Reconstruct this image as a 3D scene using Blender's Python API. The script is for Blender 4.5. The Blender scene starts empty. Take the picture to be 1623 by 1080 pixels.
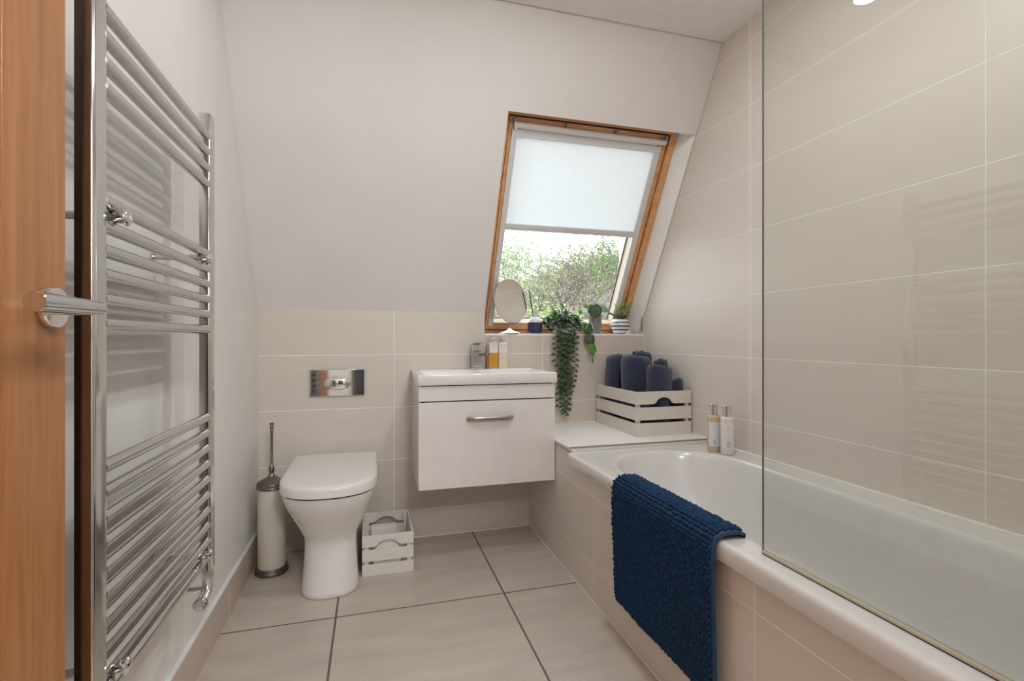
import bpy, bmesh, math, random
from mathutils import Vector, Matrix
R = math.radians
PI = math.pi
rng = random.Random(7)
SC = bpy.context.scene
COL = SC.collection

# ------------------------------------------------------------------ measurements (metres)
CAMH = 0.97
D = 2.446            # back wall
XL, XR = -0.493, 1.458
CEIL = 2.245
TILT = R(29.06)
UP = Vector((0, -math.sin(TILT), math.cos(TILT)))
NO = Vector((0, math.cos(TILT), math.sin(TILT)))     # outward
P0 = Vector((0, D, 1.104))
PX = 0.783           # bath side panel plane
SILL = 0.997

def S(x, s, off):
    return P0 + Vector((x, 0, 0)) + UP * s + NO * off

# ------------------------------------------------------------------ mesh helper
class MB:
    def __init__(self, M=None):
        self.v = []; self.f = []; self.mi = []; self.M = M or Matrix(); self.cur = 0
    def add(self, vs, fs):
        b = len(self.v)
        self.v += [tuple(self.M @ Vector(p)) for p in vs]
        for f in fs:
            self.f.append([b + i for i in f]); self.mi.append(self.cur)
        return self
    def box(self, x0, x1, y0, y1, z0, z1):
        vs = [(x, y, z) for z in (z0, z1) for y in (y0, y1) for x in (x0, x1)]
        return self.add(vs, [(0, 2, 3, 1), (4, 5, 7, 6), (0, 1, 5, 4), (2, 6, 7, 3), (0, 4, 6, 2), (1, 3, 7, 5)])
    def hexa(self, p):
        """8 points: bottom four ccw then top four ccw"""
        return self.add(p, [(3, 2, 1, 0), (4, 5, 6, 7), (0, 1, 5, 4), (1, 2, 6, 5), (2, 3, 7, 6), (3, 0, 4, 7)])
    def prism(self, poly, z0, z1, axis='z'):
        """extrude polygon of 2d points; axis z: (x,y); axis y: (x,z); axis x: (y,z)"""
        n = len(poly)
        def P(a, b, c):
            return (a, b, c) if axis == 'z' else ((a, c, b) if axis == 'y' else (c, a, b))
        vs = [P(a, b, z0) for a, b in poly] + [P(a, b, z1) for a, b in poly]
        fs = [tuple(range(n))[::-1], tuple(range(n, 2 * n))]
        for i in range(n):
            j = (i + 1) % n
            fs.append((i, j, n + j, n + i))
        return self.add(vs, fs)
    def loft(self, rings, cap0=True, cap1=True, closed=True):
        n = len(rings[0]); vs = [p for r in rings for p in r]; fs = []
        for k in range(len(rings) - 1):
            for i in range(n if closed else n - 1):
                j = (i + 1) % n
                fs.append((k * n + i, k * n + j, (k + 1) * n + j, (k + 1) * n + i))
        if cap0: fs.append(tuple(range(n))[::-1])
        if cap1: fs.append(tuple((len(rings) - 1) * n + i for i in range(n)))
        return self.add(vs, fs)
    def lathe(self, prof, c=(0, 0, 0), axis=(0, 0, 1), n=32, sx=1, sy=1):
        ax = Vector(axis).normalized()
        q = Vector((0, 0, 1)).rotation_difference(ax)
        c = Vector(c); rings = []
        for r, h in prof:
            rings.append([tuple(c + q @ Vector((sx * r * math.cos(2 * PI * i / n), sy * r * math.sin(2 * PI * i / n), h))) for i in range(n)])
        return self.loft(rings)
    def tube(self, path, r, n=12, sx=1.0):
        path = [Vector(p) for p in path]
        rr = r if isinstance(r, (list, tuple)) else [r] * len(path)
        rings = []; prev = None
        for i, p in enumerate(path):
            t = (path[min(i + 1, len(path) - 1)] - path[max(i - 1, 0)]).normalized()
            if prev is None:
                a = Vector((0, 0, 1)) if abs(t.z) < .9 else Vector((1, 0, 0))
                u = t.cross(a).normalized()
            else:
                u = (prev - t * prev.dot(t)).normalized()
            w = t.cross(u).normalized(); prev = u
            rings.append([tuple(p + (u * math.cos(2 * PI * k / n) * sx + w * math.sin(2 * PI * k / n)) * rr[i]) for k in range(n)])
        return self.loft(rings)
    def sphere(self, c, r, n=8, m=6, sc=(1, 1, 1)):
        c = Vector(c)
        vs = [(c.x, c.y, c.z - r * sc[2])]
        for j in range(1, m):
            a = -PI / 2 + PI * j / m
            for i in range(n):
                b = 2 * PI * i / n
                vs.append((c.x + r * sc[0] * math.cos(a) * math.cos(b), c.y + r * sc[1] * math.cos(a) * math.sin(b), c.z + r * sc[2] * math.sin(a)))
        vs.append((c.x, c.y, c.z + r * sc[2]))
        fs = []
        for i in range(n):
            fs.append((0, 1 + (i + 1) % n, 1 + i))
            L = 1 + (m - 2) * n
            fs.append((L + i, L + (i + 1) % n, len(vs) - 1))
        for j in range(m - 2):
            for i in range(n):
                a = 1 + j * n
                fs.append((a + i, a + (i + 1) % n, a + n + (i + 1) % n, a + n + i))
        return self.add(vs, fs)
    def build(self, name, mat, parent=None, bevel=0, seg=2, smooth=True, angle=35, subsurf=0, fix=True):
        me = bpy.data.meshes.new(name)
        me.from_pydata(self.v, [], self.f)
        mats = mat if isinstance(mat, (list, tuple)) else [mat]
        for m in mats: me.materials.append(m)
        if len(mats) > 1:
            me.polygons.foreach_set('material_index', self.mi)
        me.update()
        if fix or smooth:
            bm = bmesh.new(); bm.from_mesh(me)
            if fix: bmesh.ops.recalc_face_normals(bm, faces=bm.faces)
            if smooth:
                for f in bm.faces: f.smooth = True
                lim = R(angle)
                for e in bm.edges:
                    if len(e.link_faces) == 2 and e.calc_face_angle(0) > lim: e.smooth = False
            bm.to_mesh(me); bm.free()
        o = bpy.data.objects.new(name, me); COL.objects.link(o)
        if parent: o.parent = parent
        if bevel:
            m = o.modifiers.new('bevel', 'BEVEL'); m.width = bevel; m.segments = seg; m.limit_method = 'ANGLE'; m.angle_limit = R(35)
            m.harden_normals = True
        if subsurf:
            m = o.modifiers.new('sub', 'SUBSURF'); m.levels = subsurf; m.render_levels = subsurf
        return o

def tag(o, label=None, cat=None, group=None, kind=None):
    if label: o['label'] = label
    if cat: o['category'] = cat
    if group: o['group'] = group
    if kind: o['kind'] = kind
    return o

def thing(name, label, cat, loc=(0, 0, 0), rz=0, group=None):
    o = bpy.data.objects.new(name, None); COL.objects.link(o)
    o.location = loc; o.rotation_euler = (0, 0, rz); o.empty_display_size = .05
    return tag(o, label, cat, group)

def copy_tree(o, parent=None):
    c = o.copy(); COL.objects.link(c); c.parent = parent
    for ch in list(o.children): copy_tree(ch, c)
    return c

def struct(o, label=None):
    o['kind'] = 'structure'
    if label: o['label'] = label
    return o

# ------------------------------------------------------------------ materials
def lin(r, g, b):
    f = lambda c: (c / 255 / 12.92) if c / 255 <= .04045 else ((c / 255 + .055) / 1.055) ** 2.4
    return (f(r), f(g), f(b), 1)

class NT:
    def __init__(self, name):
        self.m = bpy.data.materials.new(name); self.m.use_nodes = True
        self.t = self.m.node_tree; self.b = self.t.nodes['Principled BSDF']; self.out = self.t.nodes['Material Output']
    def n(self, typ, **kw):
        nd = self.t.nodes.new(typ)
        for k, v in kw.items():
            if k.startswith('i_'):
                key = k[2:]; key = int(key) if key.isdigit() else key
                nd.inputs[key].default_value = v
            else: setattr(nd, k, v)
        return nd
    def l(self, a, b): self.t.links.new(a, b)
    def math(self, op, a, b=None, c=None):
        nd = self.n('ShaderNodeMath', operation=op)
        for i, x in enumerate((a, b, c)):
            if x is None: continue
            if isinstance(x, (int, float)): nd.inputs[i].default_value = x
            else: self.l(x, nd.inputs[i])
        return nd.outputs[0]
    def pos(self):
        return self.n('ShaderNodeTexCoord').outputs['Object']
    def noise(self, scale, detail=3, vec=None, rough=.5, stretch=None):
        v = vec or self.pos()
        if stretch:
            mp = self.n('ShaderNodeMapping'); mp.inputs['Scale'].default_value = stretch
            self.l(v, mp.inputs[0]); v = mp.outputs[0]
        nd = self.n('ShaderNodeTexNoise'); nd.inputs['Scale'].default_value = scale
        nd.inputs['Detail'].default_value = detail; nd.inputs['Roughness'].default_value = rough
        self.l(v, nd.inputs['Vector']); return nd.outputs['Fac']
    def ramp(self, fac, stops):
        nd = self.n('ShaderNodeValToRGB')
        cr = nd.color_ramp
        while len(cr.elements) < len(stops): cr.elements.new(.5)
        for e, (p, c) in zip(cr.elements, stops): e.position = p; e.color = c
        self.l(fac, nd.inputs[0]); return nd.outputs[0]
    def mix(self, fac, a, b, blend='MIX'):
        nd = self.n('ShaderNodeMix', data_type='RGBA', blend_type=blend)
        for i, x in ((0, fac), (6, a), (7, b)):
            if isinstance(x, (int, float)): nd.inputs[i].default_value = x
            elif isinstance(x, tuple): nd.inputs[i].default_value = x
            else: self.l(x, nd.inputs[i])
        return nd.outputs[2]
    def bump(self, h, strength=.2, dist=.002):
        nd = self.n('ShaderNodeBump'); nd.inputs['Strength'].default_value = strength; nd.inputs['Distance'].default_value = dist
        self.l(h, nd.inputs['Height']); self.l(nd.outputs[0], self.b.inputs['Normal'])

def plain(name, col, rough=.5, metal=0, spec=.5, coat=0, var=0, vscale=20, bump=0, bscale=200, bdist=.001, sheen=0):
    t = NT(name); b = t.b
    b.inputs['Roughness'].default_value = rough; b.inputs['Metallic'].default_value = metal
    b.inputs['Specular IOR Level'].default_value = spec
    b.inputs['Coat Weight'].default_value = coat; b.inputs['Coat Roughness'].default_value = .05
    if sheen:
        b.inputs['Sheen Weight'].default_value = sheen; b.inputs['Sheen Roughness'].default_value = .5
    v = max(var, .02)
    lo = tuple(c * (1 - v) for c in col[:3]) + (1,); hi = tuple(min(1, c * (1 + v)) for c in col[:3]) + (1,)
    t.l(t.ramp(t.noise(vscale), [(.3, lo), (.7, hi)]), b.inputs['Base Color'])
    if bump: t.bump(t.noise(bscale, 4), bump, bdist)
    return t.m

def tiles(name, base, axes, ulines, vlines, gw=.0036, grout=(.62, .56, .49, 1), rough=.42, var=.03, grain=None, gdepth=.0015, spec=.5):
    """beige tile with grout lines at given positions (object coords = world)"""
    t = NT(name); p = t.pos()
    sx = t.n('ShaderNodeSeparateXYZ'); t.l(p, sx.inputs[0])
    ax = {'x': 0, 'y': 1, 'z': 2}
    m = None; cells = None
    for a, lines in zip(axes, (ulines, vlines)):
        c = sx.outputs[ax[a]]
        for L in lines:
            d = t.math('ABSOLUTE', t.math('SUBTRACT', c, L))
            m = d if m is None else t.math('MINIMUM', m, d)
            st = t.math('GREATER_THAN', c, L)
            cells = st if cells is None else t.math('ADD', cells, t.math('MULTIPLY', st, 1.37 if a == axes[0] else 1))
    g = t.n('ShaderNodeMapRange', interpolation_type='SMOOTHSTEP')
    t.l(m, g.inputs[0]); g.inputs[1].default_value = gw * .35; g.inputs[2].default_value = gw * .65
    g.inputs[3].default_value = 0; g.inputs[4].default_value = 1
    wn = t.n('ShaderNodeTexWhiteNoise', noise_dimensions='1D'); t.l(cells, wn.inputs['W'])
    lo = tuple(c * (1 - var) for c in base[:3]) + (1,); hi = tuple(c * (1 + var) for c in base[:3]) + (1,)
    n1 = t.noise(3.0, 4, stretch=grain)
    n2 = t.noise(60.0, 3, stretch=grain)
    f = t.math('ADD', t.math('MULTIPLY', n1, .6), t.math('MULTIPLY', n2, .4))
    f = t.math('ADD', f, t.math('MULTIPLY', t.math('SUBTRACT', wn.outputs[0], .5), .12))
    col = t.ramp(f, [(.3, lo), (.7, hi)])
    t.l(t.mix(g.outputs[0], grout, col), t.b.inputs['Base Color'])
    rr = t.math('MULTIPLY_ADD', g.outputs[0], rough - .8, .8)
    t.l(rr, t.b.inputs['Roughness'])
    t.b.inputs['Specular IOR Level'].default_value = spec
    h = t.math('ADD', g.outputs[0], t.math('MULTIPLY', n2, .06))
    t.bump(h, .6, gdepth)
    return t.m

def wood(name, c0, c1, stretch, scale=6, rough=.4, coat=.2):
    t = NT(name)
    n1 = t.noise(scale, 5, stretch=stretch, rough=.6)
    n2 = t.noise(scale * 6, 3, stretch=stretch)
    f = t.math('ADD', t.math('MULTIPLY', n1, .7), t.math('MULTIPLY', n2, .3))
    t.l(t.ramp(f, [(.32, c0), (.5, tuple((a + b) / 2 for a, b in zip(c0, c1))), (.68, c1)]), t.b.inputs['Base Color'])
    t.b.inputs['Roughness'].default_value = rough; t.b.inputs['Coat Weight'].default_value = coat
    t.bump(n2, .15, .0006)
    return t.m

def glassy(name, tint, f0=.04, rough=0.0, haze=0):
    t = NT(name); t.t.nodes.remove(t.b)
    tr = t.n('ShaderNodeBsdfTransparent'); tr.inputs[0].default_value = tint
    gl = t.n('ShaderNodeBsdfGlossy'); gl.inputs['Roughness'].default_value = rough; gl.inputs[0].default_value = (1, 1, 1, 1)
    lw = t.n('ShaderNodeLayerWeight'); lw.inputs[0].default_value = .5
    p = t.math('POWER', lw.outputs['Facing'], 5.0)
    f = t.math('MULTIPLY_ADD', p, 1 - f0, f0)
    mx = t.n('ShaderNodeMixShader'); t.l(f, mx.inputs[0]); t.l(tr.outputs[0], mx.inputs[1]); t.l(gl.outputs[0], mx.inputs[2])
    src = mx.outputs[0]
    if haze:
        df = t.n('ShaderNodeBsdfDiffuse'); df.inputs[0].default_value = (.8, .85, .85, 1)
        m2 = t.n('ShaderNodeMixShader'); m2.inputs[0].default_value = haze
        t.l(src, m2.inputs[1]); t.l(df.outputs[0], m2.inputs[2]); src = m2.outputs[0]
    t.l(src, t.out.inputs[0]); return t.m

def emit(name, col, st):
    t = NT(name); t.b.inputs['Base Color'].default_value = col
    t.b.inputs['Emission Color'].default_value = col; t.b.inputs['Emission Strength'].default_value = st
    return t.m

TB = (.665, .60, .535, 1)
GR = (.92, .895, .86, 1)
ROWS = [.136, .389, .641, .893, 1.148, 1.402, 1.656, 1.910, 2.165]
M = {}
M['paint'] = plain('white_wall_paint', (.765, .745, .725, 1), .6, spec=.25, bump=.08, bscale=90, bdist=.0006, var=.01, vscale=4)
M['paintw'] = plain('window_reveal_paint', (.90, .90, .89, 1), .55, spec=.3, var=.01)
M['ceil'] = plain('ceiling_paint', (.86, .83, .80, 1), .7, spec=.2, var=.01)
M['tback'] = tiles('beige_wall_tile_back', TB, 'xz', [-.653, .102, .857], ROWS[:4] + [1.3], grout=GR, grain=(1, 1, 6))
M['tright'] = tiles('beige_wall_tile_right', (.71, .645, .585, 1), 'yz', [2.43, 1.655, 1.645, .858, .103], ROWS, grout=GR, grain=(1, 1, 6), gw=.0032)
M['tpanel'] = tiles('beige_bath_panel_tile', (.72, .665, .61, 1), 'yz', [2.405, 1.667, .872, .1], ROWS[:2], grout=GR, grain=(1, 1, 6))
M['tledge'] = tiles('pale_ledge_tile', (.82, .80, .77, 1), 'xy', [.70, 2.0], [1.0, 3.0], grout=GR)
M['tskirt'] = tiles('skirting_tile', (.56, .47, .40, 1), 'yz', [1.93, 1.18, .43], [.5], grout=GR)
M['floor'] = tiles('greige_floor_tile', (.50, .435, .375, 1), 'xy', [-.727, -.122, .483, 1.088], [.0, .608, 1.215, 1.822, 2.449], gw=.0068,
                   grout=(.13, .105, .085, 1), rough=.36, var=.15, grain=(1.2, 5, 1), gdepth=.001)
M['white'] = plain('white_gloss_ceramic', (.80, .785, .77, 1), .12, coat=.6, spec=.5, var=.005)
M['acrylic'] = plain('white_bath_acrylic', (.70, .69, .685, 1), .14, coat=.5, var=.005)
M['gloss'] = plain('white_gloss_cabinet', (.76, .725, .71, 1), .10, coat=.8, var=.004)
M['seat'] = plain('white_toilet_seat', (.76, .74, .725, 1), .22, coat=.3, var=.004)
M['dark'] = plain('painted_gap_shade', (.03, .028, .027, 1), .8)  # near-black, shade inside narrow gaps is put into this colour
M['chrome'] = plain('polished_chrome', (.62, .62, .63, 1), .07, 1, var=.02)
M['tapdark'] = plain('shaded_chrome', (.30, .30, .31, 1), .1, 1, var=.02)  # darker chrome for the spout, its dark reflection put into the colour
M['chrome2'] = plain('bright_chrome', (.80, .80, .80, 1), .05, 1, var=.01)
M['radch'] = plain('radiator_chrome', (.62, .615, .61, 1), .12, 1, var=.02)
M['nickel'] = plain('brushed_nickel', (.46, .42, .385, 1), .30, 1, var=.04, vscale=80)
M['pewter'] = plain('antique_pewter', (.22, .205, .195, 1), .33, 1, var=.15, vscale=60)
M['cream'] = plain('cream_enamel', (.66, .61, .53, 1), .35, var=.01)
M['crate'] = plain('white_painted_wood', (.74, .70, .665, 1), .5, var=.03, vscale=60, bump=.15, bscale=60)
M['crate2'] = plain('cream_painted_wood', (.70, .66, .61, 1), .5, var=.04, vscale=60, bump=.15, bscale=60)
M['door'] = wood('cherry_veneer_door', lin(142, 88, 46), lin(176, 120, 72), (22, 22, .8), 2.2, .38, .15)
M['door2'] = wood('amber_veneer_stile', lin(156, 96, 46), lin(192, 130, 72), (30, 30, 1.2), 2.2, .35, .2)
M['pine'] = wood('varnished_pine', lin(196, 134, 80), lin(236, 182, 128), (14, 14, 1.2), 3, .32, .35)
M['pineh'] = wood('varnished_pine_cross', lin(196, 134, 80), lin(236, 182, 128), (1.2, 14, 14), 3, .32, .35)
M['pinelit'] = wood('sky_lit_pine', lin(225, 200, 175), lin(245, 228, 210), (14, 1.2, 14), 3, .5, 0)
M['alu'] = plain('pale_grey_aluminium', (.70, .705, .71, 1), .35, 0, var=.02)
M['aluw'] = plain('white_aluminium', (.78, .78, .77, 1), .35, var=.01)
M['plastic'] = plain('grey_plastic', (.30, .31, .33, 1), .4)
M['rubber'] = plain('black_rubber', (.02, .021, .022, 1), .5)
M['navy'] = plain('navy_terry', (.038, .047, .088, 1), .95, spec=.15, var=.5, vscale=170, bump=1, bscale=420, bdist=.004, sheen=.35)
M['matblue'] = plain('navy_chenille', (.012, .045, .115, 1), .8, spec=.12, var=.3, vscale=150, bump=.6, bscale=500, sheen=.06)
M['mattape'] = plain('navy_mat_binding', (.03, .068, .15, 1), .7, spec=.3, var=.1, vscale=300, bump=.4, bscale=600)
M['amber'] = plain('amber_soap', (.62, .27, .03, 1), .12, coat=.8, var=.15, vscale=60)
M['clearb'] = plain('pale_clear_plastic', (.62, .54, .42, 1), .12, coat=.6)
M['creamb'] = plain('cream_bottle', (.74, .65, .50, 1), .2, coat=.5)
M['oilb'] = plain('pale_amber_bottle', (.60, .49, .31, 1), .1, coat=.8, var=.06)
M['whiteb'] = plain('milky_bottle', (.76, .72, .69, 1), .2, coat=.4)
M['label'] = plain('paper_label', (.78, .75, .73, 1), .6)
M['label2'] = plain('paper_label_blue', (.72, .75, .80, 1), .6)
M['ink'] = plain('grey_ink', (.16, .15, .16, 1), .6)
M['leaf'] = plain('dark_leaf', (.055, .098, .042, 1), .45, var=.55, vscale=55)
M['leafgrey'] = plain('frosted_leaf', (.24, .30, .235, 1), .5, var=.4, vscale=70)
M['leafbright'] = plain('bright_leaf', (.09, .30, .035, 1), .4, var=.4, vscale=40)
M['leafteal'] = plain('dusty_teal_leaf', (.20, .34, .30, 1), .5, var=.2)
M['leafedge'] = plain('pale_leaf_back', (.40, .56, .32, 1), .5, var=.15)
M['succ'] = plain('pale_green_leaf', (.60, .76, .42, 1), .45, var=.35, vscale=60)
M['succp'] = plain('peach_leaf', (.60, .38, .24, 1), .5, var=.2)
M['stem'] = plain('brown_stem', (.16, .10, .06, 1), .7)
M['stemg'] = plain('green_stem', (.14, .20, .07, 1), .6)
M['zinc'] = plain('grey_zinc', (.30, .315, .335, 1), .4, .5, var=.1, vscale=40)
M['soil'] = plain('soil', (.05, .035, .025, 1), .9)
M['bottlew'] = plain('white_glaze', (.72, .72, .73, 1), .2, coat=.5)
M['bottlen'] = plain('navy_glaze', (.022, .028, .085, 1), .18, coat=.6, var=.5, vscale=90)
M['reed'] = plain('charcoal_reed', (.06, .055, .06, 1), .6)
M['card'] = plain('white_card', (.74, .715, .685, 1), .6)
M['tissue'] = plain('white_tissue', (.78, .75, .72, 1), .9, bump=.3, bscale=300)
M['mirror'] = plain('mirror_silver', (.86, .84, .80, 1), .015, 1, var=.001)
M['glass'] = glassy('window_glass', (.97, .985, .98, 1), .03)
M['screen'] = glassy('shower_screen_glass', (.935, .948, .928, 1), .055, haze=.008)
M['edge'] = plain('glass_edge_grey', (.16, .18, .165, 1), .15, coat=.5)
M['seal'] = plain('olive_clear_seal', (.56, .53, .40, 1), .25)
M['hallpaint'] = plain('hall_paint', (.62, .59, .55, 1), .7)
M['hallfloor'] = plain('hall_carpet', (.22, .18, .15, 1), .9)
M['darkcard'] = plain('charcoal_card', (.03, .03, .033, 1), .5)
M['lamp'] = emit('downlight_lens', (1, .95, .88, 1), 14)
# blind fabric: lets daylight through
t = NT('blind_fabric'); t.t.nodes.remove(t.b)
d1 = t.n('ShaderNodeBsdfDiffuse'); d2 = t.n('ShaderNodeBsdfTranslucent'); mx = t.n('ShaderNodeMixShader'); mx.inputs[0].default_value = .62
fb = t.ramp(t.noise(60, 3, stretch=(1, 8, 1)), [(.3, (.86, .885, .90, 1)), (.7, (.91, .93, .945, 1))])
t.l(fb, d1.inputs[0]); t.l(fb, d2.inputs[0]); t.l(d1.outputs[0], mx.inputs[1]); t.l(d2.outputs[0], mx.inputs[2]); t.l(mx.outputs[0], t.out.inputs[0])
M['blind'] = t.m
# striped ceramic
t = NT('striped_glaze'); sx = t.n('ShaderNodeSeparateXYZ'); t.l(t.pos(), sx.inputs[0])
zz = t.math('MULTIPLY_ADD', sx.outputs[2], 1 / .0205, .77)
fr = t.math('FRACT', zz); st = t.math('GREATER_THAN', fr, .64)
t.l(t.mix(st, (.76, .745, .74, 1), (.045, .055, .085, 1)), t.b.inputs['Base Color']); t.b.inputs['Roughness'].default_value = .25
t.b.inputs['Coat Weight'].default_value = .4
M['stripe'] = t.m

def quads(mb_pts): pass

# ------------------------------------------------------------------ room shell
b = MB(); b.box(XL - .1, XR + .1, -.08, D + .1, -.08, 0)
struct(b.build('floor', M['floor'], smooth=False), 'large greige floor tiles with dark grout joints')
b = MB(); b.box(XL - .1, XR + .1, -.08, 1.80, CEIL, CEIL + .08)
struct(b.build('ceiling', M['ceil'], smooth=False), 'flat white painted ceiling')
b = MB(); b.box(XL - .1, XL, -.08, D + .3, 0, CEIL + .6)
struct(b.build('wall_left', M['paint'], smooth=False), 'plain off-white painted wall behind the chrome towel radiator')
b = MB(); b.box(XR, XR + .1, -.08, D + .3, 0, CEIL + .6)
struct(b.build('wall_right', M['tright'], smooth=False), 'tall beige tiled wall above the bath')
# back wall: up to the slope, lower below the window
b = MB(); b.box(XL, .547, D, D + .3, 0, 1.104); b.box(.547, XR, D, D + .3, 0, .985)
b.box(1.450, XR, D, D + .06, .985, 1.104)
struct(b.build('wall_back', M['tback'], smooth=False), 'low beige tiled wall under the sloping ceiling')
# window sill with white tiling edge
b = MB(); b.box(.547, 1.450, D - .001, D + .24, .985, SILL)
struct(b.build('trim_1', M['paintw'], smooth=False, bevel=.002), 'white window sill edge above the tiles')
# sloping wall around the roof window
def slab(mb, x0, x1, s0, s1, o0=0, o1=.22, x0b=None, x1b=None):
    x0b = x0 if x0b is None else x0b; x1b = x1 if x1b is None else x1b
    mb.hexa([S(x0, s0, o0), S(x1, s0, o0), S(x1, s1, o0), S(x0, s1, o0), S(x0b, s0, o1), S(x1b, s0, o1), S(x1b, s1, o1), S(x0b, s1, o1)])
TOP = 1.46
b = MB()
slab(b, XL, .547, 0, TOP)
slab(b, .547, 1.450, .935, TOP)
struct(b.build('wall_sloped', M['paint'], smooth=False), 'white painted sloping ceiling wall around the roof window')
b = MB(); slab(b, 1.450, XR, -.12, TOP, 0, .22, x0b=1.350)
struct(b.build('trim_2', M['paintw'], smooth=False), 'bright white reveal on the right side of the roof window')
# bead strip with punched slots at the foot of the reveal
b = MB()
for k in range(7):
    z = 1.012 + k * .0125
    yy = D - (z - 1.104) * 0 + .012
    b.box(1.4462, 1.4515, yy, yy + .006, z, z + .006)
struct(b.build('trim_3', M['pewter'], smooth=False), 'short punched metal bead at the foot of the window reveal')
# tiling trim down the slope junction on the right
b = MB(); 
b.hexa([S(1.4515, 0, -.004), S(XR, 0, -.004), S(XR, 1.3, -.004), S(1.4515, 1.3, -.004), S(1.4515, 0, .002), S(XR, 0, .002), S(XR, 1.3, .002), S(1.4515, 1.3, .002)])
struct(b.build('trim_4', M['cream'], smooth=False), 'thin sealant line between sloping wall and right tiles')

# tiled skirting on the left
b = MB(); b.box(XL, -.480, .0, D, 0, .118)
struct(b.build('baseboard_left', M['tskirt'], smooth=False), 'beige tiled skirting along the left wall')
b = MB(); b.box(XL, -.479, .0, D, .118, .127)
struct(b.build('trim_5', M['alu'], smooth=False, bevel=.002), 'grey metal trim along the top of the tiled skirting')

# boxed bath side + ledge
b = MB(); b.box(PX, PX + .03, .02, D, 0, .462); b.box(PX, PX + .03, 1.89, D, .462, .512)
struct(b.build('wall_bath', M['tpanel'], smooth=False), 'beige tiled side panel under the white bath')
b = MB(); b.box(PX - .002, XR, 1.888, D, .503, .522)
struct(b.build('trim_6', M['tledge'], smooth=False, bevel=.002), 'pale tiled ledge between bath and back wall')
b = MB(); b.box(PX - .004, PX + .004, 1.887, D, .502, .511); b.box(PX - .004, XR, 1.8865, 1.893, .5175, .5235)
struct(b.build('trim_7', M['nickel'], smooth=False), 'thin metal edge strip around the tiled ledge')
# grout seams at the inner corners
b = MB(); b.tube([(PX, .2, .001), (PX, D, .001)], .003, 6); b.tube([(.1, D, .001), (PX, D, .001)], .003, 6)
b.tube([(XR, 1.9, .523), (XR, D, .523)], .004, 6); b.tube([(PX, D, .523), (XR, D, .523)], .004, 6); b.tube([(XR, D, .53), (XR, D, 1.0)], .0035, 6)
b.tube([(XR, .2, .506), (XR, 1.89, .506)], .006, 8)
struct(b.build('trim_8', plain('white_sealant', (.80, .77, .73, 1), .4)), 'white sealant along the tile corners')

# rear wall with the doorway, bath end wall and the hall behind
b = MB()
b.box(XL, -.45, -.08, .02, 0, CEIL); b.box(.47, XR, -.08, .02, 0, CEIL); b.box(-.45, .47, -.08, .02, 2.04, CEIL)
b.box(.72, XR, .02, .185, 0, CEIL)
struct(b.build('wall_rear', M['paint'], smooth=False), 'white wall holding the doorway')
b = MB(); b.box(-.452, -.432, -.09, .03, 0, 2.04); b.box(.452, .472, -.09, .03, 0, 2.04); b.box(-.452, .472, -.09, .03, 2.02, 2.042)
struct(b.build('door_frame_1', M['door'], smooth=False), 'wooden door lining around the entrance')
b = MB()
b.box(-1.3, -1.2, -2.4, -.08, 0, 2.4); b.box(1.4, 1.5, -2.4, -.08, 0, 2.4); b.box(-1.3, 1.5, -2.5, -2.4, 0, 2.4)
struct(b.build('wall_hall', M['hallpaint'], smooth=False), 'pale hall walls beyond the door')
b = MB(); b.box(-1.3, 1.5, -2.4, -.08, -.05, 0)
struct(b.build('floor_hall', M['hallfloor'], smooth=False), 'brown hall floor')
b = MB(); b.box(-1.3, 1.5, -2.4, -.08, 2.4, 2.45)
struct(b.build('ceiling_hall', M['ceil'], smooth=False), 'hall ceiling')
b = MB(); b.box(-.27, .53, -2.4, -2.36, 0, 2.02)  # dark slab added so the flush plate mirrors something dark
struct(b.build('hall_dark_card', M['darkcard'], bevel=.004), 'dark slab added at the hall end for the flush plate reflection')
b = MB(); b.box(-1.2, -1.16, -1.7, -.9, 0, 2.02)
struct(b.build('door_3', M['door'], bevel=.004), 'wooden door on the left of the hall')

# ------------------------------------------------------------------ door leaf, opened against the radiator
DX = -.39
b = MB(); b.box(DX - .033, DX, .035, .672, .008, 2.0)
dr = struct(b.build('door_1', M['door2'], bevel=.0015), 'open cherry wood door beside the towel radiator')
b = MB(); b.box(DX - .033, DX, .6735, .790, .008, 2.0); b.build('door_stile', M['door'], dr, bevel=.0015)
hz = 1.009; hy = .753
b = MB()
b.lathe([(0, 0), (.0255, 0), (.0262, .002), (.0262, .008), (.0250, .0098), (0, .0102)], (DX, hy, hz), (1, 0, 0), 40)
rose = b.build('handle_rose', M['chrome2'], dr)
b = MB()
b.tube([(DX + .008, hy, hz), (DX + .048, hy, hz)], .0095, 24)
b.build('handle_neck', M['chrome2'], rose)
b = MB()   # lever: mitred round bar running back towards the hinge
n = 28; rings = []
for (y, r, dx) in ((hy + .010, .0070, 0), (hy + .0085, .0088, 0), (hy - .016, .0092, 0), (hy - .0165, .0088, 0), (hy - .0172, .0095, 0), (hy - .112, .0112, 0), (hy - .1185, .0113, 0), (hy - .120, .0106, 0)):
    rings.append([(DX + .050 + r * math.cos(2 * PI * i / n), y, hz + r * math.sin(2 * PI * i / n)) for i in range(n)])
b.loft(rings)
b.build('lever', M['chrome'], rose, angle=25)

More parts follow.
